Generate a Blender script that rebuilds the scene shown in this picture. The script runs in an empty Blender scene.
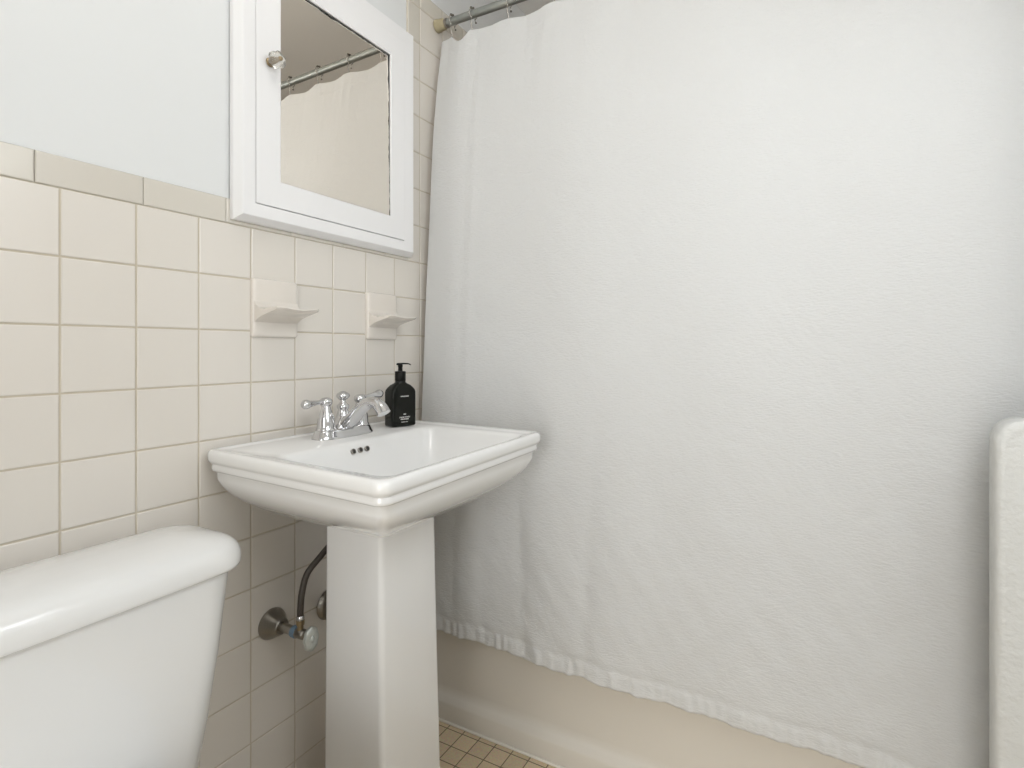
import bpy, bmesh, math, random
from mathutils import Vector, Matrix, noise
random.seed(7)
C = bpy.context.scene.collection
PI = math.pi

# ------------------------------------------------------------------ helpers
def link(name, bm, mat, parent=None, smooth=True, angle=None):
    me = bpy.data.meshes.new(name)
    bm.normal_update()
    bm.to_mesh(me); bm.free()
    mats = mat if isinstance(mat, (list, tuple)) else [mat]
    for m in mats: me.materials.append(m)
    if smooth:
        me.polygons.foreach_set('use_smooth', [True]*len(me.polygons))
        if angle is not None: me.set_sharp_from_angle(angle=math.radians(angle))
    o = bpy.data.objects.new(name, me); C.objects.link(o)
    if parent is not None:
        o.parent = parent
        o.matrix_parent_inverse = Matrix.Translation(parent_loc(parent)).inverted()
    return o
def parent_loc(p):
    l = Vector(p.location)
    if p.parent is not None: return l + Vector((0,0,0)) if p.parent.type == 'EMPTY' and False else l
    return l
def tag(o, label=None, cat=None, group=None, kind=None):
    if label: o['label'] = label
    if cat: o['category'] = cat
    if group: o['group'] = group
    if kind: o['kind'] = kind
    return o
def empty(name, loc, label, cat, group=None):
    o = bpy.data.objects.new(name, None); C.objects.link(o)
    o.location = loc; o.empty_display_size = .05
    return tag(o, label, cat, group)

def add_box(bm, x0, x1, y0, y1, z0, z1, bev=0.0, seg=2, mi=0):
    r = bmesh.ops.create_cube(bm, size=1.0)
    vs = r['verts']
    for v in vs:
        v.co = Vector((x0+(v.co.x+.5)*(x1-x0), y0+(v.co.y+.5)*(y1-y0), z0+(v.co.z+.5)*(z1-z0)))
    fs = set(f for v in vs for f in v.link_faces)
    if bev > 0:
        es = list(set(e for v in vs for e in v.link_edges))
        rr = bmesh.ops.bevel(bm, geom=es, offset=bev, segments=seg, affect='EDGES', profile=.5)
        fs = set(f for f in rr['faces']) | set(f for f in fs if f.is_valid)
    for f in fs:
        if f.is_valid: f.material_index = mi
    return bm
def bx(*a, **k): return add_box(bmesh.new(), *a, **k)

def add_loft(bm, rings, cap0=True, cap1=True, closed=True, mi=0):
    vr = [[bm.verts.new(p) for p in r] for r in rings]
    n = len(rings[0])
    for a, b in zip(vr[:-1], vr[1:]):
        for i in range(n if closed else n-1):
            j = (i+1) % n
            f = bm.faces.new((a[i], a[j], b[j], b[i])); f.material_index = mi
    if cap0: bm.faces.new(list(reversed(vr[0]))).material_index = mi
    if cap1: bm.faces.new(vr[-1]).material_index = mi
    return vr
def add_lathe(bm, prof, origin=(0,0,0), axis=(0,0,1), seg=32, mi=0, lobes=None):
    """prof: list of (r, h)"""
    ax = Vector(axis).normalized()
    q = ax.to_track_quat('Z', 'Y'); o = Vector(origin)
    rings = []
    for r, h in prof:
        r = max(r, 1e-5)
        rings.append([o + q @ Vector((r*math.cos(2*PI*i/seg), r*math.sin(2*PI*i/seg), h)) for i in range(seg)])
    add_loft(bm, rings, mi=mi)
    return bm
def spline(pts, n=8):
    pts = [Vector(p) for p in pts]
    out = []
    for i in range(len(pts)-1):
        p0 = pts[max(i-1,0)]; p1 = pts[i]; p2 = pts[i+1]; p3 = pts[min(i+2, len(pts)-1)]
        for k in range(n):
            t = k/n
            out.append(.5*((2*p1)+(-p0+p2)*t+(2*p0-5*p1+4*p2-p3)*t*t+(-p0+3*p1-3*p2+p3)*t**3))
    out.append(pts[-1]); return out
def add_tube(bm, pts, rad, seg=12, mi=0, flat=None):
    """pts list of Vector; rad float or list"""
    pts = [Vector(p) for p in pts]; n = len(pts)
    if not isinstance(rad, (list, tuple)): rad = [rad]*n
    t = (pts[1]-pts[0]).normalized()
    up = Vector((0,0,1)) if abs(t.z) < .9 else Vector((0,1,0))
    nrm = (up - t*up.dot(t)).normalized()
    rings = []
    for i, p in enumerate(pts):
        if i > 0:
            t2 = (pts[min(i+1,n-1)]-pts[i-1]).normalized()
            nrm = (nrm - t2*nrm.dot(t2)).normalized(); t = t2
        b = t.cross(nrm)
        fl = flat[i] if flat else 1.0
        rings.append([p + nrm*rad[i]*fl*math.cos(2*PI*k/seg) + b*rad[i]*math.sin(2*PI*k/seg) for k in range(seg)])
    add_loft(bm, rings, mi=mi)
    return bm
def rrect(a0, a1, b0, b1, r, cs=6, es=4):
    """rounded rectangle in (a,b), CCW, constant point count; es = extra pts per edge"""
    r = max(min(r, (a1-a0)/2-1e-4, (b1-b0)/2-1e-4), 1e-4)
    out = []
    cor = [(a1-r, b0+r, -PI/2), (a1-r, b1-r, 0), (a0+r, b1-r, PI/2), (a0+r, b0+r, PI)]
    for k, (ca, cb, st) in enumerate(cor):
        for i in range(cs+1):
            an = st + PI/2*i/cs
            out.append((ca+r*math.cos(an), cb+r*math.sin(an)))
        na, nb, ns = cor[(k+1) % 4]
        p = out[-1]; q = (na+r*math.cos(ns), nb+r*math.sin(ns))
        for i in range(1, es+1):
            t = i/(es+1); out.append((p[0]+(q[0]-p[0])*t, p[1]+(q[1]-p[1])*t))
    return out
def xy(ring, z): return [Vector((a, b, z)) for a, b in ring]

# ------------------------------------------------------------------ materials
def mat(name, col, rough=.5, metal=0.0, coat=0.0, **kw):
    m = bpy.data.materials.new(name); m.use_nodes = True
    b = m.node_tree.nodes['Principled BSDF']
    b.inputs['Base Color'].default_value = (*col, 1)
    b.inputs['Roughness'].default_value = rough
    b.inputs['Metallic'].default_value = metal
    b.inputs['Coat Weight'].default_value = coat
    b.inputs['Coat Roughness'].default_value = .08
    for k, v in kw.items(): b.inputs[k].default_value = v
    return m
def N(m, t, **kw):
    n = m.node_tree.nodes.new(t)
    for k, v in kw.items(): setattr(n, k, v)
    return n
def L(m, a, b): m.node_tree.links.new(a, b)
def P(m): return m.node_tree.nodes['Principled BSDF']
def add_bump(m, scale, strength, dist, detail=3, vec=(1,1,1), prev=None, distort=0):
    tc = N(m, 'ShaderNodeTexCoord'); mp = N(m, 'ShaderNodeMapping'); mp.inputs['Scale'].default_value = vec
    L(m, tc.outputs['Object'], mp.inputs['Vector'])
    nz = N(m, 'ShaderNodeTexNoise'); nz.inputs['Scale'].default_value = scale; nz.inputs['Detail'].default_value = detail
    nz.inputs['Distortion'].default_value = distort
    L(m, mp.outputs[0], nz.inputs['Vector'])
    bp = N(m, 'ShaderNodeBump'); bp.inputs['Strength'].default_value = strength; bp.inputs['Distance'].default_value = dist
    L(m, nz.outputs['Fac'], bp.inputs['Height'])
    if prev is not None: L(m, prev.outputs['Normal'], bp.inputs['Normal'])
    L(m, bp.outputs['Normal'], P(m).inputs['Normal'])
    return bp
def vary(m, col_a, col_b, scale, detail=2, island=False):
    """colour between two tones by noise or per island"""
    mx = N(m, 'ShaderNodeMix', data_type='RGBA')
    mx.inputs[6].default_value = (*col_a, 1); mx.inputs[7].default_value = (*col_b, 1)
    if island:
        g = N(m, 'ShaderNodeNewGeometry'); L(m, g.outputs['Random Per Island'], mx.inputs[0])
    else:
        tc = N(m, 'ShaderNodeTexCoord'); nz = N(m, 'ShaderNodeTexNoise')
        nz.inputs['Scale'].default_value = scale; nz.inputs['Detail'].default_value = detail
        L(m, tc.outputs['Object'], nz.inputs['Vector']); L(m, nz.outputs['Fac'], mx.inputs[0])
    L(m, mx.outputs[2], P(m).inputs['Base Color'])
    return mx

M_tile = mat('glazed_cream_tile', (.76,.70,.63), .22, coat=.3)
vary(M_tile, (.728,.690,.640), (.712,.675,.622), 1, island=True); add_bump(M_tile, 9, .25, .003, 1)
M_trim = mat('glazed_trim_tile', (.58,.53,.46), .25, coat=.3)
vary(M_trim, (.655,.625,.56), (.62,.585,.525), 1, island=True)
M_grout = mat('grout', (.47,.41,.32), .9); vary(M_grout, (.58,.52,.43), (.50,.44,.34), 12)
M_paint = mat('white_wall_paint', (.725,.74,.745), .5); add_bump(M_paint, 60, .08, .002, 2)
M_ceil = mat('ceiling_paint', (.90,.89,.87), .7)
M_cab = mat('white_enamel_paint', (.83,.83,.84), .32); add_bump(M_cab, 45, .1, .002, 2)
M_porc = mat('white_porcelain', (.79,.795,.795), .12, coat=.6)
M_porcs = mat('sink_porcelain', (.79,.79,.785), .12, coat=.6)
M_chrome = mat('chrome', (.64,.64,.65), .09, 1.0)
M_dull = mat('dull_chrome', (.33,.31,.28), .28, 1.0); add_bump(M_dull, 80, .15, .002)
M_rod = mat('aged_steel_rod', (.30,.31,.295), .35, .75); vary(M_rod, (.25,.27,.255), (.38,.385,.36), 40, 4); add_bump(M_rod, 150, .2, .001)
M_flange = mat('yellowed_rubber', (.42,.37,.24), .55); vary(M_flange, (.48,.43,.29), (.33,.28,.17), 60)
M_wire = mat('ring_wire', (.55,.53,.50), .25, 1.0)
M_bead = mat('ring_bead', (.16,.15,.13), .35, .8)
M_hose = mat('braided_hose', (.045,.036,.028), .4); add_bump(M_hose, 400, .6, .001, 2)
M_brass = mat('aged_brass', (.36,.28,.17), .35, .9)
M_bluetape = mat('blue_tape', (.16,.24,.33), .6)
M_handle = mat('pitted_chrome_handle', (.50,.52,.50), .4, .55); vary(M_handle, (.36,.40,.38), (.62,.63,.60), 120)
M_black = mat('black_glossy_plastic', (.006,.007,.005), .13, IOR=1.33)
M_pump = mat('black_pump_plastic', (.008,.008,.007), .3, IOR=1.25)
M_ink = mat('white_print', (.72,.72,.70), .6)
M_tub = mat('off_white_tub_enamel', (.67,.635,.575), .25, coat=.3)
M_caulk = mat('white_caulk', (.82,.79,.72), .5)
M_rad = mat('thick_white_radiator_paint', (.57,.575,.56), .42)
b1 = add_bump(M_rad, 120, .5, .003, 3); add_bump(M_rad, 30, .4, .005, 1, prev=b1)
M_dark = mat('dark_hole', (.03,.028,.025), .5)
M_gap = mat('dark_gap', (.10,.09,.08), .8)
M_door = mat('white_door_paint', (.8,.8,.79), .4)
M_clear = mat('clear_acrylic', (.93,.92,.88), .06, **{'Transmission Weight': .85, 'IOR': 1.45})
M_globe = mat('added_frosted_globe', (.9,.9,.88), .4)
P(M_globe).inputs['Emission Color'].default_value = (1,.97,.93,1); P(M_globe).inputs['Emission Strength'].default_value = 9.0  # glow of the added, unseen ceiling lamp
M_pane = mat('added_frosted_pane', (.9,.93,.95), .5)
P(M_pane).inputs['Emission Color'].default_value = (.93,.97,1,1); P(M_pane).inputs['Emission Strength'].default_value = 1.0  # glow of the added window's pane

# mirror: silvered glass with blackened edge
M_mirror = mat('aged_mirror', (.93,.88,.81), .015, 1.0)
def _mirror():
    m = M_mirror
    tc = N(m, 'ShaderNodeTexCoord'); sp = N(m, 'ShaderNodeSeparateXYZ'); L(m, tc.outputs['Generated'], sp.inputs[0])
    nz = N(m, 'ShaderNodeTexNoise'); nz.inputs['Scale'].default_value = 28; nz.inputs['Detail'].default_value = 4
    L(m, tc.outputs['Object'], nz.inputs['Vector'])
    mx = N(m, 'ShaderNodeMath', operation='MAXIMUM'); L(m, sp.outputs['Y'], mx.inputs[0]); L(m, sp.outputs['Z'], mx.inputs[1])
    ad = N(m, 'ShaderNodeMath', operation='MULTIPLY_ADD'); L(m, nz.outputs['Fac'], ad.inputs[0]); ad.inputs[1].default_value = .035
    L(m, mx.outputs[0], ad.inputs[2])
    gt = N(m, 'ShaderNodeMath', operation='GREATER_THAN'); L(m, ad.outputs[0], gt.inputs[0]); gt.inputs[1].default_value = 1.0125
    c = N(m, 'ShaderNodeMix', data_type='RGBA'); L(m, gt.outputs[0], c.inputs[0])
    c.inputs[6].default_value = (.93,.88,.81,1); c.inputs[7].default_value = (.06,.05,.04,1)
    L(m, c.outputs[2], P(m).inputs['Base Color'])
_mirror()

# floor mosaic, 2 inch squares
M_floor = mat('floor_mosaic_tile', (.35,.30,.22), .5)
def _floor():
    m = M_floor
    tc = N(m, 'ShaderNodeTexCoord')
    br = N(m, 'ShaderNodeTexBrick'); br.offset = 0; br.squash = 1
    br.inputs['Scale'].default_value = 1.0; br.inputs['Brick Width'].default_value = .0515; br.inputs['Row Height'].default_value = .0515
    br.inputs['Mortar Size'].default_value = .0016; br.inputs['Mortar Smooth'].default_value = .3; br.inputs['Bias'].default_value = 0
    br.inputs['Color1'].default_value = (.66,.54,.37,1); br.inputs['Color2'].default_value = (.56,.455,.31,1)
    br.inputs['Mortar'].default_value = (.15,.12,.08,1)
    mp = N(m, 'ShaderNodeMapping'); mp.inputs['Location'].default_value = (.012, .0, 0)
    L(m, tc.outputs['Object'], mp.inputs[0]); L(m, mp.outputs[0], br.inputs['Vector'])
    nz = N(m, 'ShaderNodeTexNoise'); nz.inputs['Scale'].default_value = 220; nz.inputs['Detail'].default_value = 3
    L(m, tc.outputs['Object'], nz.inputs['Vector'])
    mx = N(m, 'ShaderNodeMix', data_type='RGBA', blend_type='OVERLAY'); mx.inputs[0].default_value = .35
    L(m, br.outputs['Color'], mx.inputs[6]); L(m, nz.outputs['Color'], mx.inputs[7]); L(m, mx.outputs[2], P(m).inputs['Base Color'])
    bp = N(m, 'ShaderNodeBump'); bp.inputs['Strength'].default_value = .5; bp.inputs['Distance'].default_value = .001; bp.invert = True
    L(m, br.outputs['Fac'], bp.inputs['Height']); L(m, bp.outputs['Normal'], P(m).inputs['Normal'])
_floor()
# alcove tiles (the two walls mostly hidden by the curtain)
M_wtile = mat('alcove_tile', (.76,.70,.63), .22, coat=.3)
def _wt():
    m = M_wtile
    tc = N(m, 'ShaderNodeTexCoord'); sp = N(m, 'ShaderNodeSeparateXYZ'); L(m, tc.outputs['Object'], sp.inputs[0])
    ad = N(m, 'ShaderNodeMath', operation='ADD'); L(m, sp.outputs['X'], ad.inputs[0]); L(m, sp.outputs['Y'], ad.inputs[1])
    cb = N(m, 'ShaderNodeCombineXYZ'); L(m, ad.outputs[0], cb.inputs[0]); L(m, sp.outputs['Z'], cb.inputs[1])
    br = N(m, 'ShaderNodeTexBrick'); br.offset = 0; br.inputs['Scale'].default_value = 1
    br.inputs['Brick Width'].default_value = .1095; br.inputs['Row Height'].default_value = .1095; br.inputs['Mortar Size'].default_value = .001
    br.inputs['Color1'].default_value = (.76,.70,.64,1); br.inputs['Color2'].default_value = (.74,.68,.61,1); br.inputs['Mortar'].default_value = (.47,.41,.32,1)
    L(m, cb.outputs[0], br.inputs['Vector']); L(m, br.outputs['Color'], P(m).inputs['Base Color'])
_wt()

# curtain cloth: crinkled white cotton
M_cloth = mat('white_cotton_crinkle_cloth', (.83,.845,.855), .85)
def _cloth():
    m = M_cloth
    P(m).inputs['Sheen Weight'].default_value = .15
    tc = N(m, 'ShaderNodeTexCoord')
    def nz(vec, scale, det, dist=0.0):
        mp = N(m, 'ShaderNodeMapping'); mp.inputs['Scale'].default_value = vec; L(m, tc.outputs['Object'], mp.inputs[0])
        n = N(m, 'ShaderNodeTexNoise'); n.inputs['Scale'].default_value = scale; n.inputs['Detail'].default_value = det
        n.inputs['Distortion'].default_value = dist; L(m, mp.outputs[0], n.inputs['Vector']); return n
    prev = None
    for vec, sc, det, di, st, ds in (((1,.2,1), 5, 3, 1.2, .32, .018), ((1,.2,1), 16, 3, .8, .30, .006),
                                     ((1,.3,3.2), 95, 2, .3, .70, .0020), ((1,.3,.35), 260, 1, 0, .30, .0012)):
        n = nz(vec, sc, det, di)
        bp = N(m, 'ShaderNodeBump'); bp.inputs['Strength'].default_value = st; bp.inputs['Distance'].default_value = ds
        L(m, n.outputs['Fac'], bp.inputs['Height'])
        if prev: L(m, prev.outputs['Normal'], bp.inputs['Normal'])
        prev = bp
    L(m, prev.outputs['Normal'], P(m).inputs['Normal'])
    out = m.node_tree.nodes['Material Output']
    tr = N(m, 'ShaderNodeBsdfTranslucent'); tr.inputs['Color'].default_value = (.85,.83,.79,1)
    L(m, prev.outputs['Normal'], tr.inputs['Normal'])
    ms = N(m, 'ShaderNodeMixShader'); ms.inputs[0].default_value = .38
    L(m, P(m).outputs[0], ms.inputs[1]); L(m, tr.outputs[0], ms.inputs[2]); L(m, ms.outputs[0], out.inputs['Surface'])
_cloth()

# ------------------------------------------------------------------ constants
T = .1095; Y0 = 3.789*T; ZF = 1.3163          # tile pitch, first joint, top of the wainscot field
YA, YB, XR, YR, ZC = 1.259, 2.03, 1.53, -.85, 2.42   # apron, alcove back, right wall, rear wall, ceiling
CAMX, CAMZ = 1.077, 1.06

def S(o): o['kind'] = 'structure'; return o

# ------------------------------------------------------------------ room
S(link('floor', bx(-.1, XR+.1, YR-1.3, YB+.1, -.05, 0), M_floor, smooth=False))
S(link('ceiling', bx(-.1, XR+.1, YR-1.3, YB+.1, ZC, ZC+.05), M_ceil, smooth=False))

def add_tile(bm, y0, y1, z0, z1, x=0.0, g=.0010, bev=.0022, dep=.0022, mi=1):
    y0 += g; y1 -= g; z0 += g; z1 -= g
    rings = []
    for ins, xx in ((0, x-dep-.001), (0, x-dep), (bev*.35, x-dep*.3), (bev, x)):
        rings.append([Vector((xx, y0+ins, z0+ins)), Vector((xx, y1-ins, z0+ins)), Vector((xx, y1-ins, z1-ins)), Vector((xx, y0+ins, z1-ins))])
    add_loft(bm, rings, cap0=False, mi=mi)
def wall_left():
    bm = bmesh.new()
    add_box(bm, -.1, -.0045, YR-.1, YB+.1, 0, ZC, mi=0)              # painted plaster
    add_box(bm, -.0045, -.0016, YR, YB, 0, ZF, mi=2)                  # grout bed
    add_box(bm, -.0045, -.0016, 1.236, YB, ZF, ZF+7*T+.05, mi=2)
    dish = {3, 6}
    n0 = int((YR-Y0)/T)
    for n in range(n0, 16):
        ya, yb = Y0+n*T, Y0+(n+1)*T
        if yb > YB: yb = YB
        if yb-ya < .01: continue
        for m in range(12):
            if n in dish and m == 1: continue
            add_tile(bm, ya, yb, max(ZF-(m+1)*T, .002), ZF-m*T)
        if n >= 8:
            for m in range(7): add_tile(bm, ya, yb, ZF+m*T, ZF+(m+1)*T, mi=1)
            add_tile(bm, ya, yb, ZF+7*T, ZF+7*T+.0525, x=.001, bev=.006, mi=3)
    for m in range(7): add_tile(bm, 1.236, Y0+8*T, ZF+m*T, ZF+(m+1)*T, mi=1 if m < 6 else 3, x=.0005, bev=.004)
    add_tile(bm, 1.236, Y0+8*T, ZF+7*T, ZF+7*T+.0525, x=.001, bev=.006, mi=3)
    y = .383-.1528*8
    while y < 1.236:                                                   # bullnose cap
        ya, yb = max(y, YR), min(y+.1528, 1.236)
        if yb-ya > .01: add_tile(bm, ya, yb, ZF, ZF+.051, x=.0005, g=.0003, bev=.0022, mi=3)
        y += .1528
    return S(link('wall_left', bm, [M_paint, M_tile, M_grout, M_trim], smooth=False))
wall_left()
S(link('wall_back', bx(-.1, XR+.1, YB, YB+.1, 0, ZC), M_wtile, smooth=False))
# right wall with an unseen window opening, added as a source of side light
WY0, WY1, WZ0, WZ1 = .12, .84, 1.12, 2.02
bm = bmesh.new()
add_box(bm, XR, XR+.12, YR-.1, WY0, 0, ZC); add_box(bm, XR, XR+.12, WY1, YB+.1, 0, ZC)
add_box(bm, XR, XR+.12, WY0, WY1, 0, WZ0); add_box(bm, XR, XR+.12, WY0, WY1, WZ1, ZC)
S(link('wall_right', bm, M_paint, smooth=False))
bm = bmesh.new()
for a in ((WY0-.06, WY0+.03, WZ0-.06, WZ1+.06), (WY1-.03, WY1+.06, WZ0-.06, WZ1+.06), (WY0, WY1, WZ0-.06, WZ0+.03), (WY0, WY1, WZ1-.03, WZ1+.06), (WY0, WY1, 1.55, 1.59)):
    add_box(bm, XR-.012, XR+.05, *a, bev=.004)
win = S(link('added_window_1', bm, M_door, smooth=False))
link('added_frosted_pane', bx(XR+.03, XR+.038, WY0+.02, WY1-.02, WZ0+.02, WZ1-.02), M_pane, win, smooth=False)  # glowing pane belonging to the added window
# rear wall with doorway
DX0, DX1, DZ = .65, 1.40, 2.03
bm = bmesh.new()
add_box(bm, -.1, DX0, YR-.1, YR, 0, ZC); add_box(bm, DX1, XR+.1, YR-.1, YR, 0, ZC); add_box(bm, DX0, DX1, YR-.1, YR, DZ, ZC)
S(link('wall_front', bm, M_paint, smooth=False))
bm = bmesh.new()
add_box(bm, DX0-.07, DX0+.01, YR-.11, YR+.015, 0, DZ+.07, bev=.004); add_box(bm, DX1-.01, DX1+.07, YR-.11, YR+.015, 0, DZ+.07, bev=.004)
add_box(bm, DX0-.07, DX1+.07, YR-.11, YR+.015, DZ-.01, DZ+.07, bev=.004)
S(link('trim_1', bm, M_door, smooth=False))
# hallway beyond the doorway
bm = bmesh.new()
add_box(bm, -.1, -.05, YR-1.3, YR-.1, 0, ZC); add_box(bm, XR+.05, XR+.1, YR-1.3, YR-.1, 0, ZC); add_box(bm, -.1, XR+.1, YR-1.35, YR-1.3, 0, ZC)
S(link('wall_hallway', bm, M_paint, smooth=False))
# ------------------------------------------------------------------ bathtub
def bathtub():
    t = empty('bathtub', (XR/2, 1.64, 0), 'off-white bathtub with a plain apron behind the hanging curtain', 'bathtub')
    h = .40
    bm = bmesh.new()
    # apron section (Y, Z) swept along X; base ledge juts out a little
    prof = [(YA+.10, .004), (YA-.004, .004), (YA-.004, .050), (YA-.001, .057), (YA+.010, .066), (YA+.016, .074), (YA+.017, .09),
            (YA+.010, .34), (YA+.004, .37), (YA, .385), (YA, .394), (YA+.004, h), (YA+.03, h)]
    for a, b in zip(prof[:-1], prof[1:]):
        bm.faces.new([bm.verts.new((.001, a[0], a[1])), bm.verts.new((XR-.001, a[0], a[1])), bm.verts.new((XR-.001, b[0], b[1])), bm.verts.new((.001, b[0], b[1]))])
    bmesh.ops.remove_doubles(bm, verts=bm.verts, dist=1e-5)
    link('apron', bm, M_tub, t, angle=60)
    bm = bmesh.new()
    x0, x1, y0, y1 = .002, XR-.002, YA+.03, YB-.002
    R = [(0, h, .004), (.05, h, .06), (.058, h-.004, .09), (.066, h-.02, .10), (.09, h-.15, .13), (.12, h-.30, .14), (.17, h-.335, .14)]
    rings = [xy(rrect(x0+i, x1-i, y0+i*.6, y1-i, r, 8, 6), z) for i, z, r in R]
    add_loft(bm, rings, cap0=False)
    bm.normal_update()
    link('basin', bm, M_tub, t, angle=60)
    link('apron_caulk', bx(.002, XR-.002, YA-.011, YA-.004, 0, .006, bev=.002), M_caulk, t)
    return t
bathtub()

# ------------------------------------------------------------------ curtain rod, rings, curtain
RY, RZ = 1.37, 2.067
rod = empty('curtain_rod', (0, RY, RZ), 'dull grey metal shower curtain rod fixed to the tiled wall by a yellowed rubber end', 'curtain rod')
bm = bmesh.new(); add_tube(bm, [(.02, RY, RZ), (.8, RY, RZ), (XR-.02, RY, RZ)], .0118, 24); link('rod_tube', bm, M_rod, rod, angle=50)
for s, x in ((1, 0), (-1, XR)):
    bm = bmesh.new(); add_lathe(bm, [(.018,.001),(.0195,.003),(.0195,.008),(.0175,.016),(.0165,.030),(.0145,.034),(.012,.035)], (x, RY, RZ), (s,0,0), 28)
    link('end_cap', bm, M_flange, rod, angle=50)['label'] = 'yellowed rubber end cap'
bm = bmesh.new(); add_lathe(bm, [(.0125,0),(.0145,.001),(.0145,.007),(.0125,.008)], (.036, RY, RZ), (1,0,0), 24); link('collar', bm, M_dull, rod, angle=50)

HX = [.063, .138, .263, .413, .563, .713, .863, 1.013, 1.163, 1.313, 1.463]
def make_ring():
    t = empty('curtain_ring', (0, 0, 0), '', 'curtain ring')
    bm = bmesh.new()
    pts = []
    for k in range(0, 25):                                              # loop over the rod, open at lower back
        a = math.radians(-60 + 300*k/24)
        pts.append(Vector((0, .0165*math.cos(a), .0165*math.sin(a)+.001)))
    tail = [Vector((0, -.009, -.028)), Vector((.001, -.004, -.048)), Vector((.001, -.003, -.062)), Vector((.001, .003, -.067)), Vector((.001, .008, -.060))]
    head = [Vector((.002, .010, -.022))]
    add_tube(bm, spline(head + pts[::3] + tail, 5), .0013, 8)
    link('wire_loop', bm, M_wire, t)
    for a in (60, 90, 120):
        bm = bmesh.new(); r = math.radians(a)
        bmesh.ops.create_icosphere(bm, subdivisions=2, radius=.0042, matrix=Matrix.Translation((0, .0165*math.cos(r), .0165*math.sin(r)+.001)))
        link('roller_bead', bm, M_bead, t)
    bm = bmesh.new(); bmesh.ops.create_icosphere(bm, subdivisions=2, radius=.0030, matrix=Matrix.Translation((.002, .010, -.023))); link('end_ball', bm, M_bead, t)
    bm = bmesh.new(); bmesh.ops.create_icosphere(bm, subdivisions=2, radius=.0028, matrix=Matrix.Translation((.001, .009, -.058))); link('end_ball', bm, M_wire, t)
    return t
def copy_tree(o, parent=None):
    c = o.copy(); C.objects.link(c)
    if parent is not None: c.parent = parent
    for ch in list(o.children): copy_tree(ch, c)
    return c
words = ['first wire shower curtain ring, nearest the yellowed end cap', 'second wire curtain ring from the tiled wall', 'third wire curtain ring from the tiled wall',
         'fourth wire curtain ring from the tiled wall', 'fifth wire curtain ring from the tiled wall', 'sixth wire curtain ring from the tiled wall',
         'seventh wire curtain ring from the tiled wall', 'eighth wire curtain ring from the tiled wall', 'ninth wire curtain ring from the tiled wall',
         'tenth wire curtain ring from the tiled wall', 'last wire curtain ring, next to the right wall']
proto = make_ring()
for i, x in enumerate(HX):
    o = proto if i == 0 else copy_tree(proto)
    o.location = (x, RY, RZ); o.rotation_euler = (0, 0, random.uniform(-.25, .25)); o['label'] = words[i]; o['group'] = 'curtain rings on the rod'
    # children keep their local placement: parts were built about the ring's own origin

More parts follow.
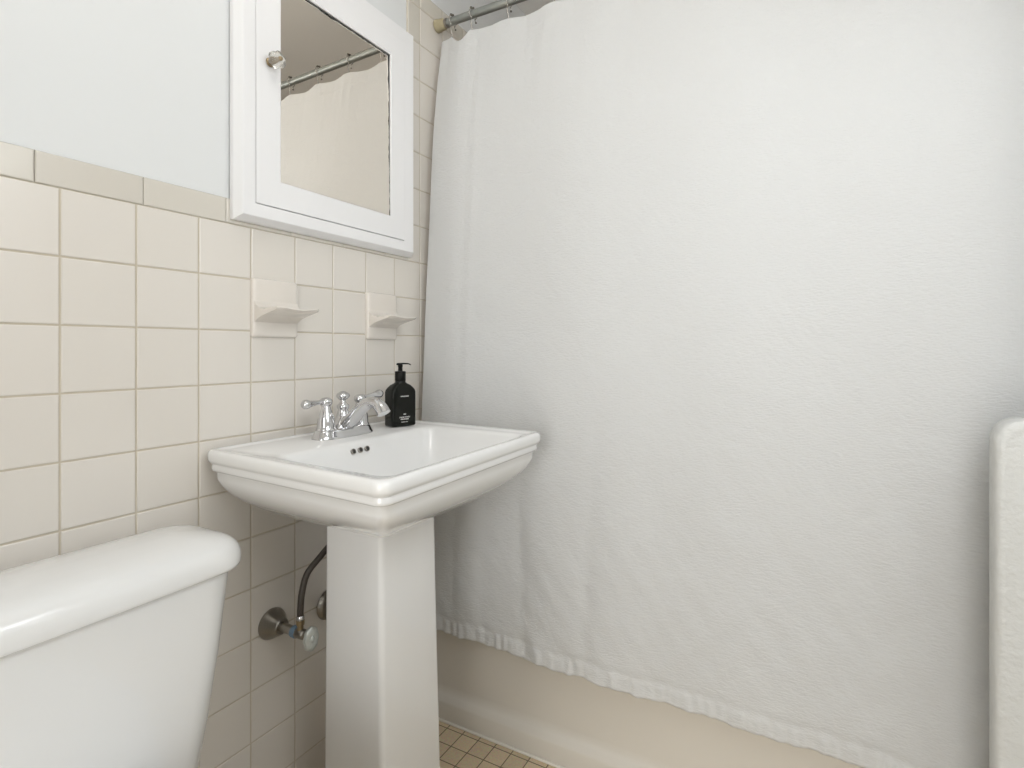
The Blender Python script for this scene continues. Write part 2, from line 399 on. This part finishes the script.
def lerp_tab(tab, z):
    if z >= tab[0][0]: return tab[0][1]
    for (a, ya), (b, yb) in zip(tab[:-1], tab[1:]):
        if b <= z <= a:
            t = (z-b)/(a-b); return yb+(ya-yb)*t
    return tab[-1][1]
def curtain():
    tab = [(2.02, 1.367), (1.95, 1.353), (1.80, 1.331), (1.67, 1.314), (1.45, 1.300), (1.27, 1.290), (1.06, 1.276), (.87, 1.262), (.60, 1.249), (.40, 1.240), (.25, 1.234)]
    tab = [(a, lerp_tab(tab, a)) for a in [2.02-.02*i for i in range(90)]]
    sm = [(tab[i][0], sum(tab[min(max(i+k,0),len(tab)-1)][1] for k in range(-4,5))/9) for i in range(len(tab))]
    x0, x1, nx, nz_ = .024, 1.490, 620, 420
    g = lambda x, c, w: math.exp(-((x-c)/w)**2)
    hem = .040
    bm = bmesh.new(); grid = []
    for i in range(nx+1):
        u = i/nx; x = x0+(x1-x0)*u
        # top edge hangs between rings
        zt = RZ-.052
        for a, b in zip([x0-.03]+HX, HX+[x1+.02]):
            if a <= x <= b:
                t = (x-a)/(b-a); d = .026 if a == HX[0] else .004+.002*math.sin(a*30)+(.005 if a > .4 else 0)
                if a >= x0 or True: zt = RZ-.052 - d*math.sin(PI*t)**1.3
        zb = .266-.0185*(x-.1) + .0010*math.sin(x*23+1)+.0014*math.sin(x*61)+.0010*math.sin(x*150+2)
        col = []
        for j in range(nz_+1):
            # denser rows near the hem
            s = j/nz_; z = zt+(zb-zt)*s
            y = lerp_tab(sm, z)
            low = min(max((1.1-z)/.85, 0), 1)
            top = min(max((z-1.6)/.42, 0), 1)
            # long soft folds
            w = .0050*math.sin(x*7.5+.7)*(1-top*.3) + .0030*math.sin(x*17+1.3+.8*z)
            w += -.0035*g(x, .120, .045)*(1-.35*low) - .0022*g(x, .180, .018)*(.6+.4*(1-top))+.001*g(x,.158,.014)
            w += .005*g(x, .250, .03)*low - .005*g(x, .43, .06)*low + .0045*g(x+.03*low, .585, .020)*low - .005*g(x, .655, .06)*low
            w += .0045*g(x-.05*(1.1-z), .345, .02)*low
            w += -.006*g(x, 1.335, .055) + .014*g(x, 1.46, .07)
            w += -.0055*g(x+.25*(z-.7), 1.18, .03)*g(z, .62, .18)
            # gathers under the rings
            w += top**2*.004*math.sin(x*2*PI/.15+.4) + .0022*top*noise.noise(Vector((x*45, z*3, 2)))
            # wrinkles
            w += .0028*noise.noise(Vector((x*7+z*3, z*5, 4)))*(.4+.6*low)
            w += .0028*noise.noise(Vector(((x*.8+z*.6)*26, (z*.8-x*.6)*9, 8)))*low**1.5
            w += .0021*noise.noise(Vector(((x*.7-z*.7)*22, (z*.7+x*.7)*8, 1)))*low
            for q, (ca, cb2, cd2, ce) in enumerate(((4.5,2.6,-2.2,3.8),(3.2,-3.6,3.0,3.4))):
                rr_ = 1-abs(noise.noise(Vector((x*ca+z*cb2, x*cd2+z*ce, 11+q*7))))*2.2
                if rr_ > 0: w += .0013*rr_**9*low*max(0, noise.noise(Vector((x*6, z*5, 31+q*3)))*2.2)
            dh = z-zb
            if dh < hem+.012:                                            # puckered bottom hem
                k = 1-abs(dh-hem)/.012 if dh > hem-.012 else 0
                if k > 0: w += .0016*k
                if dh < hem:
                    env = min(1, (hem-dh)/.012)
                    a = 1.0 if x < .45 else .75
                    w += env*a*(.0032*noise.noise(Vector((x*70, .3+dh*6, 3)))+.0018*math.sin(x*190+2.5*math.sin(x*37))*(.4+.6*abs(math.sin(x*9))))-.0008*env
            if RZ-.06-.05 < z and abs(z-(zt-.045)) < .004: w += .0008
            bulge = .0
            y2 = min(y+w+bulge, 1.2515) if z < .47 else y+w
            col.append(bm.verts.new((x+.0015*math.sin(z*9), y2, z)))
        grid.append(col)
    for i in range(nx):
        for j in range(nz_):
            bm.faces.new((grid[i][j], grid[i][j+1], grid[i+1][j+1], grid[i+1][j]))
    o = link('shower_curtain', bm, M_cloth)
    so = o.modifiers.new('thickness', 'SOLIDIFY'); so.thickness = .0008; so.offset = 0
    tag(o, 'white crinkled cotton shower curtain hanging outside the tub', 'shower curtain')
curtain()

# ------------------------------------------------------------------ ceramic soap dishes
def soap_dish_bm():
    """local: y 0..w along the wall, x out of the wall, z 0..h"""
    bm = bmesh.new(); w, h = .1115, .1265
    rings = [[Vector((x, a, b)) for a, b in rrect(i, w-i, i, h-i, .006, 4, 3)] for i, x in ((0, -.003), (0, .004), (.0008, .007), (.003, .0095), (.007, .0105))]
    add_loft(bm, rings)
    # shelf: swept section, thick at the plate, thin upturned lip
    sec_top = [(.004, .092), (.009, .080), (.015, .069), (.026, .0615), (.044, .0585), (.066, .0590), (.083, .0610), (.0885, .0615)]
    sec_bot = [(.0900, .0590), (.085, .0550), (.070, .0515), (.050, .0475), (.034, .0440), (.021, .0390), (.012, .0335), (.004, .0285)]
    sec = sec_top + sec_bot; ny = 22; rings = []
    for k in range(ny+1):
        v = k/ny; y = .0025+(w-.005)*v; e = abs(2*v-1)
        sc = 1-.10*e**8; dipz = .0018*math.cos(2*PI*v*1.0)
        rings.append([Vector((.004+(a-.004)*sc, y, b+dipz*min(1, a/.08))) for i, (a, b) in enumerate(sec)])
    add_loft(bm, rings)
    return bm
M_dish = mat('dish_glaze', (.735,.69,.635), .2, coat=.4)
for n, lab in ((3, 'cream ceramic soap dish set in the wall tiles above the left sink faucet handle'), (6, 'cream ceramic soap dish set in the wall tiles above the black soap bottle')):
    bm = soap_dish_bm()
    o = link('soap_dish', bm, M_dish, angle=45)
    o.location = (0, Y0+n*T-.0015, ZF-2*T-.0135)
    tag(o, lab, 'soap dish', 'ceramic soap dishes in the wall')

# ------------------------------------------------------------------ medicine cabinet
def rect_ring(x, y0, y1, z0, z1): return [Vector((x, y0, z0)), Vector((x, y1, z0)), Vector((x, y1, z1)), Vector((x, y0, z1))]
cab = empty('medicine_cabinet', (0, .9725, 1.3225), 'white painted wooden medicine cabinet with a mirrored door above the sink', 'cabinet')
a0, a1, b0, b1 = .696, 1.2385, 1.3245, 1.966
ins = lambda x, i: rect_ring(x, a0+i, a1-i*1.3, b0+i*1.15, b1-i)
bm = bmesh.new()
dy0, dy1, dz0, dz1 = .7335, 1.1880, 1.3630, 1.921
add_loft(bm, [ins(.001, 0), ins(.011, 0), ins(.013, .001), ins(.0285, .0085), ins(.030, .010), ins(.030, .011),
              rect_ring(.030, dy0-.001, dy1, dz0-.001, dz1), rect_ring(.014, dy0-.001, dy1, dz0-.001, dz1)], cap0=True, cap1=False)
link('cabinet_frame', bm, M_cab, cab, smooth=False)
link('cabinet_back', bx(.011, .0135, dy0-.0008, dy1+.0008, dz0-.0008, dz1+.0008), M_gap, cab, smooth=False)
my0, my1, mz0, mz1 = .793, 1.134, 1.4215, 1.8615
e = .0012
bm = bmesh.new()
add_loft(bm, [rect_ring(.0145, dy0+e, dy1-.0002, dz0+e, dz1-.0002), rect_ring(.0292, dy0+e, dy1-.0002, dz0+e, dz1-.0002), rect_ring(.0300, dy0+e+.0012, dy1-.0002, dz0+e+.0012, dz1-.0002),
              rect_ring(.0300, my0-.002, my1+.002, mz0-.002, mz1+.002), rect_ring(.0290, my0, my1, mz0, mz1), rect_ring(.0255, my0, my1, mz0, mz1)], cap1=False)
door = link('cabinet_door', bm, M_cab, cab, smooth=False)
bm = bmesh.new()
g_ = .0010
add_loft(bm, [rect_ring(.0205, my0+g_, my1-g_, mz0+g_, mz1-g_), rect_ring(.0248, my0+g_, my1-g_, mz0+g_, mz1-g_)])
for v in bm.verts: v.co.x -= (v.co.z-(mz0+mz1)/2)*.014
mir = link('mirror', bm, M_mirror, door, smooth=False); mir['label'] = 'mirror with a darkened worn edge'
bm = bmesh.new(); add_box(bm, .0145, .0160, my0-.001, my1+.001, mz0-.001, mz1+.001); link('mirror_backing', bm, M_gap, door, smooth=False)
for z in (1.47, 1.82):
    pass
kb = (.0315, .765, CAMZ+.609)
bm = bmesh.new()
seg = 72; rings = []
for h, r, lo in ((.001,.006,0), (.004,.0075,0), (.010,.0085,.4), (.014,.0155,1), (.019,.0185,1), (.027,.0185,1), (.031,.0165,1), (.0335,.011,.5), (.034,.006,0)):
    rings.append([Vector((kb[0]+h, kb[1]+r*(1-.16*lo*(.5+.5*math.cos(6*2*PI*i/seg)))*math.cos(2*PI*i/seg), kb[2]+r*(1-.16*lo*(.5+.5*math.cos(6*2*PI*i/seg)))*math.sin(2*PI*i/seg))) for i in range(seg)])
add_loft(bm, rings); knob = link('knob', bm, M_clear, door); knob['label'] = 'clear acrylic lobed knob'
bm = bmesh.new(); add_lathe(bm, [(.0095,.0), (.0095,.002), (.005,.003)], kb, (1,0,0), 24); link('knob_plate', bm, M_brass, knob)
bm = bmesh.new(); add_lathe(bm, [(.0035,.0), (.0045,.0355), (.0035,.037), (.001,.0375)], (kb[0], kb[1], kb[2]), (1,0,0), 16); link('knob_screw', bm, M_brass, knob)

# ------------------------------------------------------------------ pedestal sink
RIM = CAMZ-.1965
sink = empty('pedestal_sink', (.22, .90, 0), 'white porcelain pedestal sink with a rectangular basin', 'sink')
def sring(x0, x1, y0, y1, z, r, sh=.067, cs=8, es=10):
    return [Vector((a*(1-.035*(sh/.067)*(b-.637)/.55), b-sh*a, z)) for a, b in rrect(x0, x1, y0, y1, r, cs, es)]
SX0, SX1, SY0, SY1 = .006, .504, .637, 1.1905
bm = bmesh.new(); R = []
# basin from the drain outwards
R += [sring(.285, .325, .905, .945, RIM-.135, .02), sring(.255, .360, .850, 1.000, RIM-.131, .05), sring(.225, .400, .790, 1.060, RIM-.118, .05),
      sring(.200, .435, .745, 1.100, RIM-.090, .04), sring(.185, .456, .722, 1.122, RIM-.052, .032), sring(.174, .468, .706, 1.137, RIM-.024, .028),
      sring(.168, .4695, .690, 1.140, RIM-.0120, .028), sring(.158, .4725, .680, 1.148, RIM-.0058, .030)]
i = lambda d, z, r=.024: sring(SX0+d*.6, SX1-d, SY0+d, SY1-d, RIM+z, max(r-d*.3, .006))
R += [i(.0290, -.0046), i(.0245, -.0038), i(.0200, -.0022), i(.0150, -.0008), i(.0095, -.0001), i(.0055, -.0008), i(.0022, -.0032), i(.0002, -.0080), i(.0006, -.0180), i(.0024, -.0225),
      i(.0062, -.0258), i(.0082, -.0285), i(.0076, -.0312), i(.0070, -.0350), i(.0076, -.0392), i(.0100, -.0418), i(.0140, -.0426), i(.0150, -.0436)]
px0, px1, py0, py1 = .141, .302, .813, .984
q0 = (SX0+.009, SX1-.0150, SY0+.0150, SY1-.0150); q1 = (px0+.002, px1-.002, py0+.002, py1-.002)
for k in range(1, 17):
    t = (k/16)**1.5; gz = t**.52
    q = [a+(b-a)*t for a, b in zip(q0, q1)]
    R.append(sring(*q, RIM-.0436-(.1335)*gz, .016, sh=.067*(1-t)))
add_loft(bm, R, cap0=True, cap1=True)
bas = link('basin', bm, M_porcs, sink, angle=50)
bm = bmesh.new(); add_lathe(bm, [(.022, 0), (.0215, .002), (.016, .0025), (.015, .001), (.001, .0012)], (.305, .90, RIM-.1345), (0,0,1), 28); link('drain', bm, M_chrome, bas, angle=50)
for yy in (.861, .881, .901):
    bm = bmesh.new(); add_lathe(bm, [(.0058, -.004), (.0062, .0005), (.0050, .0010), (.0046, -.0004), (.0005, -.0006)], (.1765, yy, RIM-.0255), (.93, 0, .37), 20)
    o = link('overflow_hole', bm, [M_dull], bas, angle=50)
    bm = bmesh.new(); add_lathe(bm, [(.0044, -.0005), (.0044, .0006), (.0005, .0007)], (.1765, yy, RIM-.0255), (.93, 0, .37), 20); link('hole_bore', bm, M_dark, o)
bm = bmesh.new()
def pr(z, d, r=.012): return xy(rrect(px0-d*.2, px1+d*.3, py0-d*.15, py1+d, r, 5, 2), z)
ZP = RIM-.1771
add_loft(bm, [pr(.0, .045, .02), pr(.035, .045, .02), pr(.05, .036, .018), pr(.07, .026), pr(.12, .0155), pr(.25, .012), pr(.45, .006), pr(ZP, 0)])
link('pedestal', bm, M_porcs, sink, angle=40)

# ------------------------------------------------------------------ faucet
FX, FY, FZ = .085, .9170, RIM-.0050
fau = empty('faucet', (FX, FY, FZ), 'chrome two-handle centerset faucet mounted on the back of the sink', 'faucet')
def oval(cx, cy, hx, hy, z, n=48, p=3.0):
    out = []
    for k in range(n):
        a = 2*PI*k/n; c, s = math.cos(a), math.sin(a)
        out.append(Vector((cx+hx*math.copysign(abs(c)**(2/p), c), cy+hy*math.copysign(abs(s)**(2/p), s), z)))
    return out
bm = bmesh.new()
add_loft(bm, [oval(FX, FY, .0305, .0810, FZ-.001), oval(FX, FY, .0305, .0810, FZ+.003), oval(FX, FY, .0280, .0785, FZ+.0065), oval(FX, FY, .0255, .0755, FZ+.015), oval(FX, FY, .0235, .0735, FZ+.0185), oval(FX, FY, .018, .069, FZ+.020)])
link('base_plate', bm, M_chrome, fau, angle=50)
for s in (-1, 1):
    hy = FY+s*.0508
    bm = bmesh.new(); z = FZ+.0180
    add_lathe(bm, [(.0200,-.001),(.0215,.001),(.0215,.0035),(.0196,.006),(.0192,.014),(.0180,.026),(.0140,.038),(.0108,.048),(.0095,.054),(.0090,.056)], (FX, hy, z), (0,0,1), 40)
    bell = link('handle_bell', bm, M_chrome, fau, angle=60)
    bm = bmesh.new()
    add_lathe(bm, [(.0085,.054),(.0118,.056),(.0138,.060),(.0142,.0645),(.0128,.069),(.0085,.0725),(.003,.0735),(.0005,.0738)], (FX, hy, z), (0,0,1), 32)
    hub = (FX, hy, z+.0645); lift = .006 if s > 0 else -.001
    d = Vector((.14 if s < 0 else .05, s*1.0, .0)).normalized()
    pts = [Vector(hub)+d*t+Vector((0,0,lift*t/.06)) for t in (.008,.014,.022,.032,.042,.050,.055,.060,.065,.069,.071)]
    rr = [.0070,.0058,.0050,.0054,.0066,.0074,.0094,.0104,.0098,.0070,.0020]
    add_tube(bm, pts, rr, 20)
    link('lever', bm, M_chrome, bell, angle=60)
# spout: rises from the middle, arcs out and down to a flared tip
bm = bmesh.new()
sp = spline([(FX-.004, FY, FZ+.012), (FX+.010, FY, FZ+.026), (FX+.032, FY, FZ+.043), (FX+.055, FY, FZ+.063), (FX+.078, FY, FZ+.078), (FX+.098, FY, FZ+.080), (FX+.115, FY, FZ+.071), (FX+.125, FY, FZ+.057)], 6)
n = len(sp)
rad = [.0200-.0075*min(1, k/(n*.6)) + .0028*max(0, (k/(n-1)-.68)/.32) for k in range(n)]
add_tube(bm, sp, rad, 24)
link('spout', bm, M_chrome, fau, angle=60)
bm = bmesh.new()
add_loft(bm, [oval(FX-.002, FY, .020, .029, FZ+.018, p=2.2), oval(FX-.002, FY, .0195, .027, FZ+.024, p=2.2), oval(FX-.001, FY, .018, .020, FZ+.030, p=2), oval(FX, FY, .015, .0165, FZ+.040, p=2), oval(FX, FY, .011, .012, FZ+.046, p=2)])
link('spout_base', bm, M_chrome, fau, angle=60)
bm = bmesh.new(); o_ = (FX-.004, FY+.002, FZ+.019)
add_lathe(bm, [(.0175,-.002),(.0175,.012),(.0160,.024),(.0130,.034),(.0110,.040),(.0140,.045),(.0140,.050),(.0090,.055),(.0060,.059),(.0060,.062),(.0095,.064),(.0145,.069),(.0155,.073),(.0140,.077),(.0085,.0805),(.0055,.0825),(.0005,.0835)], o_, (0,0,1), 32)
link('lift_knob', bm, M_chrome, fau, angle=60)

# ------------------------------------------------------------------ soap bottle
bot_z = RIM-.0040
bot = empty('soap_bottle', (.099, 1.094, bot_z), 'black rectangular pump bottle with small white print standing on the sink', 'soap bottle')
BM = Matrix.Translation((.099, 1.094, bot_z)) @ Matrix.Rotation(math.radians(-17), 4, 'Z')
def tf(bm): bmesh.ops.transform(bm, matrix=BM, verts=bm.verts); return bm
bm = bmesh.new()
def br_(hx, hy, z, r): return xy(rrect(-hx, hx, -hy, hy, r, 6, 2), z)
hx, hy = .0215, .0350
add_loft(bm, [br_(hx-.003, hy-.003, .0005, .005), br_(hx-.0008, hy-.0008, .002, .006), br_(hx, hy, .0045, .0065), br_(hx, hy, .088, .0065), br_(hx-.001, hy-.0012, .094, .0075), br_(hx-.0032, hy-.0042, .0995, .009),
              br_(hx-.0060, hy-.0100, .1060, .011), br_(hx-.0078, hy-.0175, .1100, .0125), br_(.0128, .0140, .1125, .0127), br_(.0128, .0132, .117, .0127)])
link('bottle_body', tf(bm), M_black, bot, angle=50)
bm = bmesh.new(); add_lathe(bm, [(.0135,.116),(.0140,.118),(.0140,.1395),(.0130,.1415),(.0060,.142),(.0055,.152),(.0062,.153),(.0062,.157),(.0055,.160)], (0,0,0), (0,0,1), 32)
cap = link('pump_collar', tf(bm), M_pump, bot, angle=50)
bm = bmesh.new()
add_tube(bm, spline([(0,-.009,.1595), (0,0,.161), (0,.014,.1610), (0,.024,.1605), (0,.031,.1575)], 5), [.0045+.0005*math.sin(k) if k < 4 else .0042-.0001*k for k in range(21)], 14, flat=[.62]*21)
link('pump_spout', tf(bm), M_pump, bot, angle=60)
def text_part(txt, size, z, parent, yc=0.0):
    cu = bpy.data.curves.new('print', 'FONT'); cu.body = txt; cu.size = size; cu.align_x = 'CENTER'; cu.extrude = .00005; cu.offset = .0001
    to = bpy.data.objects.new('print', cu); C.objects.link(to)
    dg = bpy.context.evaluated_depsgraph_get(); dg.update()
    me = bpy.data.meshes.new_from_object(to.evaluated_get(dg))
    C.objects.unlink(to); bpy.data.objects.remove(to)
    me.transform(BM @ Matrix.Translation((hx+.0002, yc, z)) @ Matrix.Rotation(PI/2, 4, 'Z') @ Matrix.Rotation(PI/2, 4, 'X'))
    me.materials.clear(); me.materials.append(M_ink)
    o = bpy.data.objects.new('printed_text', me); C.objects.link(o); o.parent = parent
    o.matrix_parent_inverse = Matrix.Translation(parent.location).inverted()
    return o
def marks(name, spec, z, hgt, parent):
    """rows of tiny illegible print: (width, gap) strokes"""
    bm = bmesh.new(); tot = sum(a+b for a, b in spec); y = -tot/2
    for a, b in spec:
        add_box(bm, hx-.0001, hx+.00025, y, y+a, z, z+hgt); y += a+b
    return link(name, tf(bm), M_ink, parent, smooth=False)
marks('brand_print', [(.0013,.0007)]*12, .0765, .0026, bot)
marks('small_print', [(.0009,.0006),(.0018,.0005),(.0014,.0005),(.0014,0)], .0305, .0026, bot)
text_part('HAND WASH', .0050, .0225, bot)
marks('small_print', [(.0016,.0005)]*4+[(.0,.0012)]+[(.0016,.0005)]*2+[(.0,.0012)]+[(.0016,.0005)]*4, .0178, .0026, bot)
marks('small_print', [(.0010,.0005)]*7+[(.0,.001)]+[(.0010,.0005)]*5, .0112, .0015, bot)

# ------------------------------------------------------------------ plumbing under the sink
VY, VZ = .792, CAMZ-.604
val = empty('shutoff_valve', (0, VY, VZ), 'tarnished chrome water shutoff valve with a dark hose on the wall between toilet and pedestal', 'valve')
bm = bmesh.new(); add_lathe(bm, [(.0330,.0005),(.0335,.002),(.0325,.005),(.0295,.012),(.0220,.024),(.0185,.030),(.0175,.034),(.0150,.036),(.0120,.035)], (0, VY, VZ), (1,0,0), 40); link('wall_flange', bm, M_dull, val, angle=50)
bm = bmesh.new(); add_lathe(bm, [(.0098,.020),(.0098,.080)], (0, VY, VZ), (1,0,0), 24)
add_lathe(bm, [(.0105,.074),(.0118,.076),(.0118,.088),(.0108,.090),(.0108,.104),(.0090,.106),(.0055,.108),(.0050,.122)], (0, VY, VZ), (1,0,0), 8)
link('valve_body', bm, M_dull, val, angle=40)
bm = bmesh.new(); add_lathe(bm, [(.0115,.072),(.0126,.0725),(.0120,.0765),(.0128,.0805),(.0121,.084),(.0110,.0845)], (0, VY, VZ), (1,0,0), 24); link('thread_tape', bm, M_bluetape, val, angle=50)['label'] = 'blue tape round the pipe'
bm = bmesh.new(); add_lathe(bm, [(.0065,-.004),(.0065,.010),(.0085,.011),(.0088,.020),(.0072,.021)], (.093, VY, VZ+.008), (0,0,1), 12)
link('compression_nut', bm, M_brass, val, angle=40)
bm = bmesh.new()
rings = []
for h, sc in ((.120,.7),(.1215,.95),(.124,1.0),(.1275,1.0),(.130,.93),(.1312,.6),(.1305,.3),(.1325,.22),(.133,.05)):
    rings.append([Vector((h, VY+.0175*sc*math.cos(a)*(1+.04*math.cos(8*a)), VZ-.003+.0255*sc*math.sin(a)*(1+.03*math.cos(8*a)))) for a in [2*PI*k/48 for k in range(48)]])
add_loft(bm, rings); link('valve_handle', bm, M_handle, val, angle=50)['label'] = 'pitted oval handle'
bm = bmesh.new()
add_tube(bm, spline([(.093, VY, VZ+.026), (.093, VY, VZ+.05), (.094, VY+.003, VZ+.085), (.092, VY+.018, VZ+.120), (.100, VY+.043, VZ+.147), (.108, VY+.075, VZ+.175), (.128, VY+.098, VZ+.20), (.150, VY+.105, VZ+.215)], 8), .0068, 14)
hose = link('supply_hose', bm, M_hose, val)
bm = bmesh.new(); add_lathe(bm, [(.0070,0),(.0078,.001),(.0078,.011),(.0070,.012)], (.093, VY, VZ+.026), (0,0,1), 20); link('hose_ferrule', bm, M_chrome, hose, angle=50)
DY = .948; DZc = CAMZ-.625
dr = empty('drain_pipe', (0, DY, DZc), 'dark metal drain pipe and wall flange half hidden behind the pedestal', 'pipe')
bm = bmesh.new(); add_lathe(bm, [(.036,.0005),(.037,.002),(.035,.006),(.030,.012),(.024,.016),(.018,.017)], (0, DY, DZc), (1,0,0), 36); link('wall_flange', bm, M_dull, dr, angle=50)
bm = bmesh.new(); add_tube(bm, [(.012, DY, DZc), (.07, DY, DZc), (.135, DY, DZc)], .016, 20); link('pipe_run', bm, M_dull, dr, angle=50)

# ------------------------------------------------------------------ toilet
toi = empty('toilet', (.35, .365, 0), 'white porcelain toilet with its cistern against the tiled wall', 'toilet')
def tr(x0, x1, y0, y1, z, r, bow=0.0):
    out = []
    for a, b in rrect(x0, x1, y0, y1, r, 12, 8):
        t = (b-y0)/(y1-y0)*2-1
        if a > (x0+x1)/2: a += bow*(1-t*t)
        out.append(Vector((a, b, z)))
    return out
LY0, LY1 = .108, .606
lid_t = CAMZ-.328
bm = bmesh.new()
tank = [(.345, .055, .060, .05), (.350, .048, .052, .05), (.372, .040, .046, .055), (.45, .028, .040, .055), (.56, .014, .036, .055), (.66, .004, .034, .055), (.6975, 0, .032, .055)]
rings = []
for z, dyy, xx, r in tank:
    rings.append(tr(.030+dyy*.1, .200-dyy*.5, LY0+.014+dyy, LY1-.014-dyy, z, r, .006))
add_loft(bm, rings); link('cistern', bm, M_porc, toi, angle=60)
bm = bmesh.new()
pf = [(.012, .6935), (.0035, .6935), (.001, .6955), (0, .700), (0, .7085), (.001, .7165), (.0035, .7245), (.008, .7310), (.014, .7368), (.023, .7418), (.036, .7465), (.055, .7505), (.085, .7535)]
rings = [tr(.016+d*.9, .212-d, LY0+d, LY1-d, z, max(.058-d*.5, .02), .007) for d, z in pf]
add_loft(bm, rings); link('cistern_lid', bm, M_porc, toi, angle=60)
def egg(cx, cy, lx0, lx1, w, z, n=48):
    out = []
    for k in range(n):
        a = 2*PI*k/n; c, s = math.cos(a), math.sin(a)
        out.append(Vector((cx+(lx1 if c > 0 else lx0)*math.copysign(abs(c)**.85, c), cy+w*math.copysign(abs(s)**.9, s), z)))
    return out
bm = bmesh.new(); cy = .357
add_loft(bm, [egg(.36, cy, .20, .17, .11, 0), egg(.36, cy, .20, .165, .105, .04), egg(.36, cy, .19, .15, .095, .12), egg(.37, cy, .20, .19, .115, .22), egg(.39, cy, .22, .255, .165, .31), egg(.40, cy, .23, .275, .18, .36), egg(.40, cy, .235, .28, .183, .385), egg(.40, cy, .23, .275, .18, .392)])
add_box(bm, .06, .25, cy-.13, cy+.13, .26, .3455, bev=.02, seg=3)
link('bowl', bm, M_porc, toi, angle=60)
bm = bmesh.new(); add_loft(bm, [egg(.41, cy, .20, .27, .178, .393), egg(.41, cy, .205, .275, .182, .398), egg(.41, cy, .205, .275, .182, .408), egg(.41, cy, .20, .27, .178, .412)]); link('seat', bm, M_porc, toi, angle=60)
bm = bmesh.new(); add_loft(bm, [egg(.41, cy, .20, .268, .176, .4125), egg(.41, cy, .205, .273, .180, .417), egg(.41, cy, .204, .272, .179, .425), egg(.41, cy, .19, .255, .165, .431), egg(.41, cy, .10, .14, .09, .433)]); link('seat_lid', bm, M_porc, toi, angle=60)

# ------------------------------------------------------------------ radiator
rad_ = empty('radiator', (1.385, 1.0, 0), 'thickly white-painted cast iron radiator standing beside the curtain at right', 'radiator')
def rad_section(y0, y1, x0, x1, top, bev=.008, relief=False):
    bm = bmesh.new()
    def ol(d, y, r=.036):
        pts = rrect(x0+d, x1-d, .0+d if False else .001, top-d, max(r-d*.7, .01), 10, 5)
        return [Vector((a, y, b)) for a, b in pts]
    seq = [ol(bev, y1), ol(bev*.3, y1-bev*.3), ol(0, y1-bev), ol(0, y0+bev), ol(bev*.3, y0+bev*.3), ol(bev, y0)]
    if relief: seq += [ol(.0125, y0), ol(.0150, y0+.0002), ol(.0225, y0+.0002), ol(.0245, y0), ol(.040, y0)]
    seq = [list(reversed(r)) for r in seq]
    add_loft(bm, seq)
    return bm
RT = CAMZ-.1010
link('end_section', rad_section(1.0, 1.042, 1.2895, 1.474, RT, relief=True), M_rad, rad_, angle=70)
for k in range(3):
    link('section', rad_section(1.044+k*.048, 1.090+k*.048, 1.318, 1.455, RT-.012, bev=.014), M_rad, rad_, angle=70)

# ------------------------------------------------------------------ ceiling lamp, unseen, added to brighten curtain and ceiling
lamp = empty('added_ceiling_light', (.60, .42, ZC), 'round frosted glass ceiling light, unseen, added to light the sink area', 'ceiling light')
bm = bmesh.new(); add_lathe(bm, [(.15,0),(.155,-.004),(.155,-.02),(.14,-.024)], (.60,.42,ZC-.001), (0,0,1), 40); link('added_lamp_base', bm, M_door, lamp, angle=50)
bm = bmesh.new(); add_lathe(bm, [(.012,-.02),(.012,-.09),(.05,-.092),(.055,-.105)], (.60,.42,ZC), (0,0,1), 24); link('added_lamp_stem', bm, M_door, lamp, angle=50)
bm = bmesh.new(); add_lathe(bm, [(.056,-.10)]+[(.115*math.sin(a), -.205+.115*math.cos(a)) for a in [math.radians(d) for d in range(30, 180, 10)]]+[(.001,-.32)], (.60,.42,ZC), (0,0,1), 40); link('added_lamp_shade', bm, M_globe, lamp, angle=60)

# ------------------------------------------------------------------ light
def area(name, loc, target, sx, sy, power, col):
    l = bpy.data.lights.new(name, 'AREA'); l.shape = 'RECTANGLE'; l.size = sx; l.size_y = sy; l.energy = power; l.color = col
    o = bpy.data.objects.new(name, l); C.objects.link(o); o.location = loc
    o.rotation_euler = (Vector(target)-Vector(loc)).to_track_quat('-Z', 'Z').to_euler()
    return o
area('added_window_fill', (XR-.02, .48, 1.57), (.2, .95, .2), .70, .88, 6.0, (.93,.97,1))  # added area source just inside the guessed window
area('added_hallway_fill', (1.05, YR-1.1, 1.02), (.85, 2, .8), 1.0, 1.95, 29, (1,.985,.965))  # added large fill panel, unseen, shining in through the doorway
w = bpy.data.worlds.new('world'); bpy.context.scene.world = w; w.use_nodes = True
w.node_tree.nodes['Background'].inputs[0].default_value = (.9,.95,1,1); w.node_tree.nodes['Background'].inputs[1].default_value = .3

# ------------------------------------------------------------------ camera
cd = bpy.data.cameras.new('camera'); cam = bpy.data.objects.new('camera', cd); C.objects.link(cam)
cam.location = (CAMX, 0, CAMZ); cam.rotation_euler = (PI/2, 0, .4903)
cd.sensor_width = 36; cd.lens = 548.2/1024*36
cd.shift_x = -22/1024; cd.shift_y = -35.5/1024; cd.clip_start = .02
sc = bpy.context.scene; sc.camera = cam
sc.view_settings.view_transform = 'Standard'; sc.view_settings.look = 'None'; sc.view_settings.gamma = 1
sc.view_settings.use_curve_mapping = False; sc.view_settings.exposure = 0.33
sc.cycles.max_bounces = 10; sc.cycles.diffuse_bounces = 6; sc.cycles.use_denoising = True
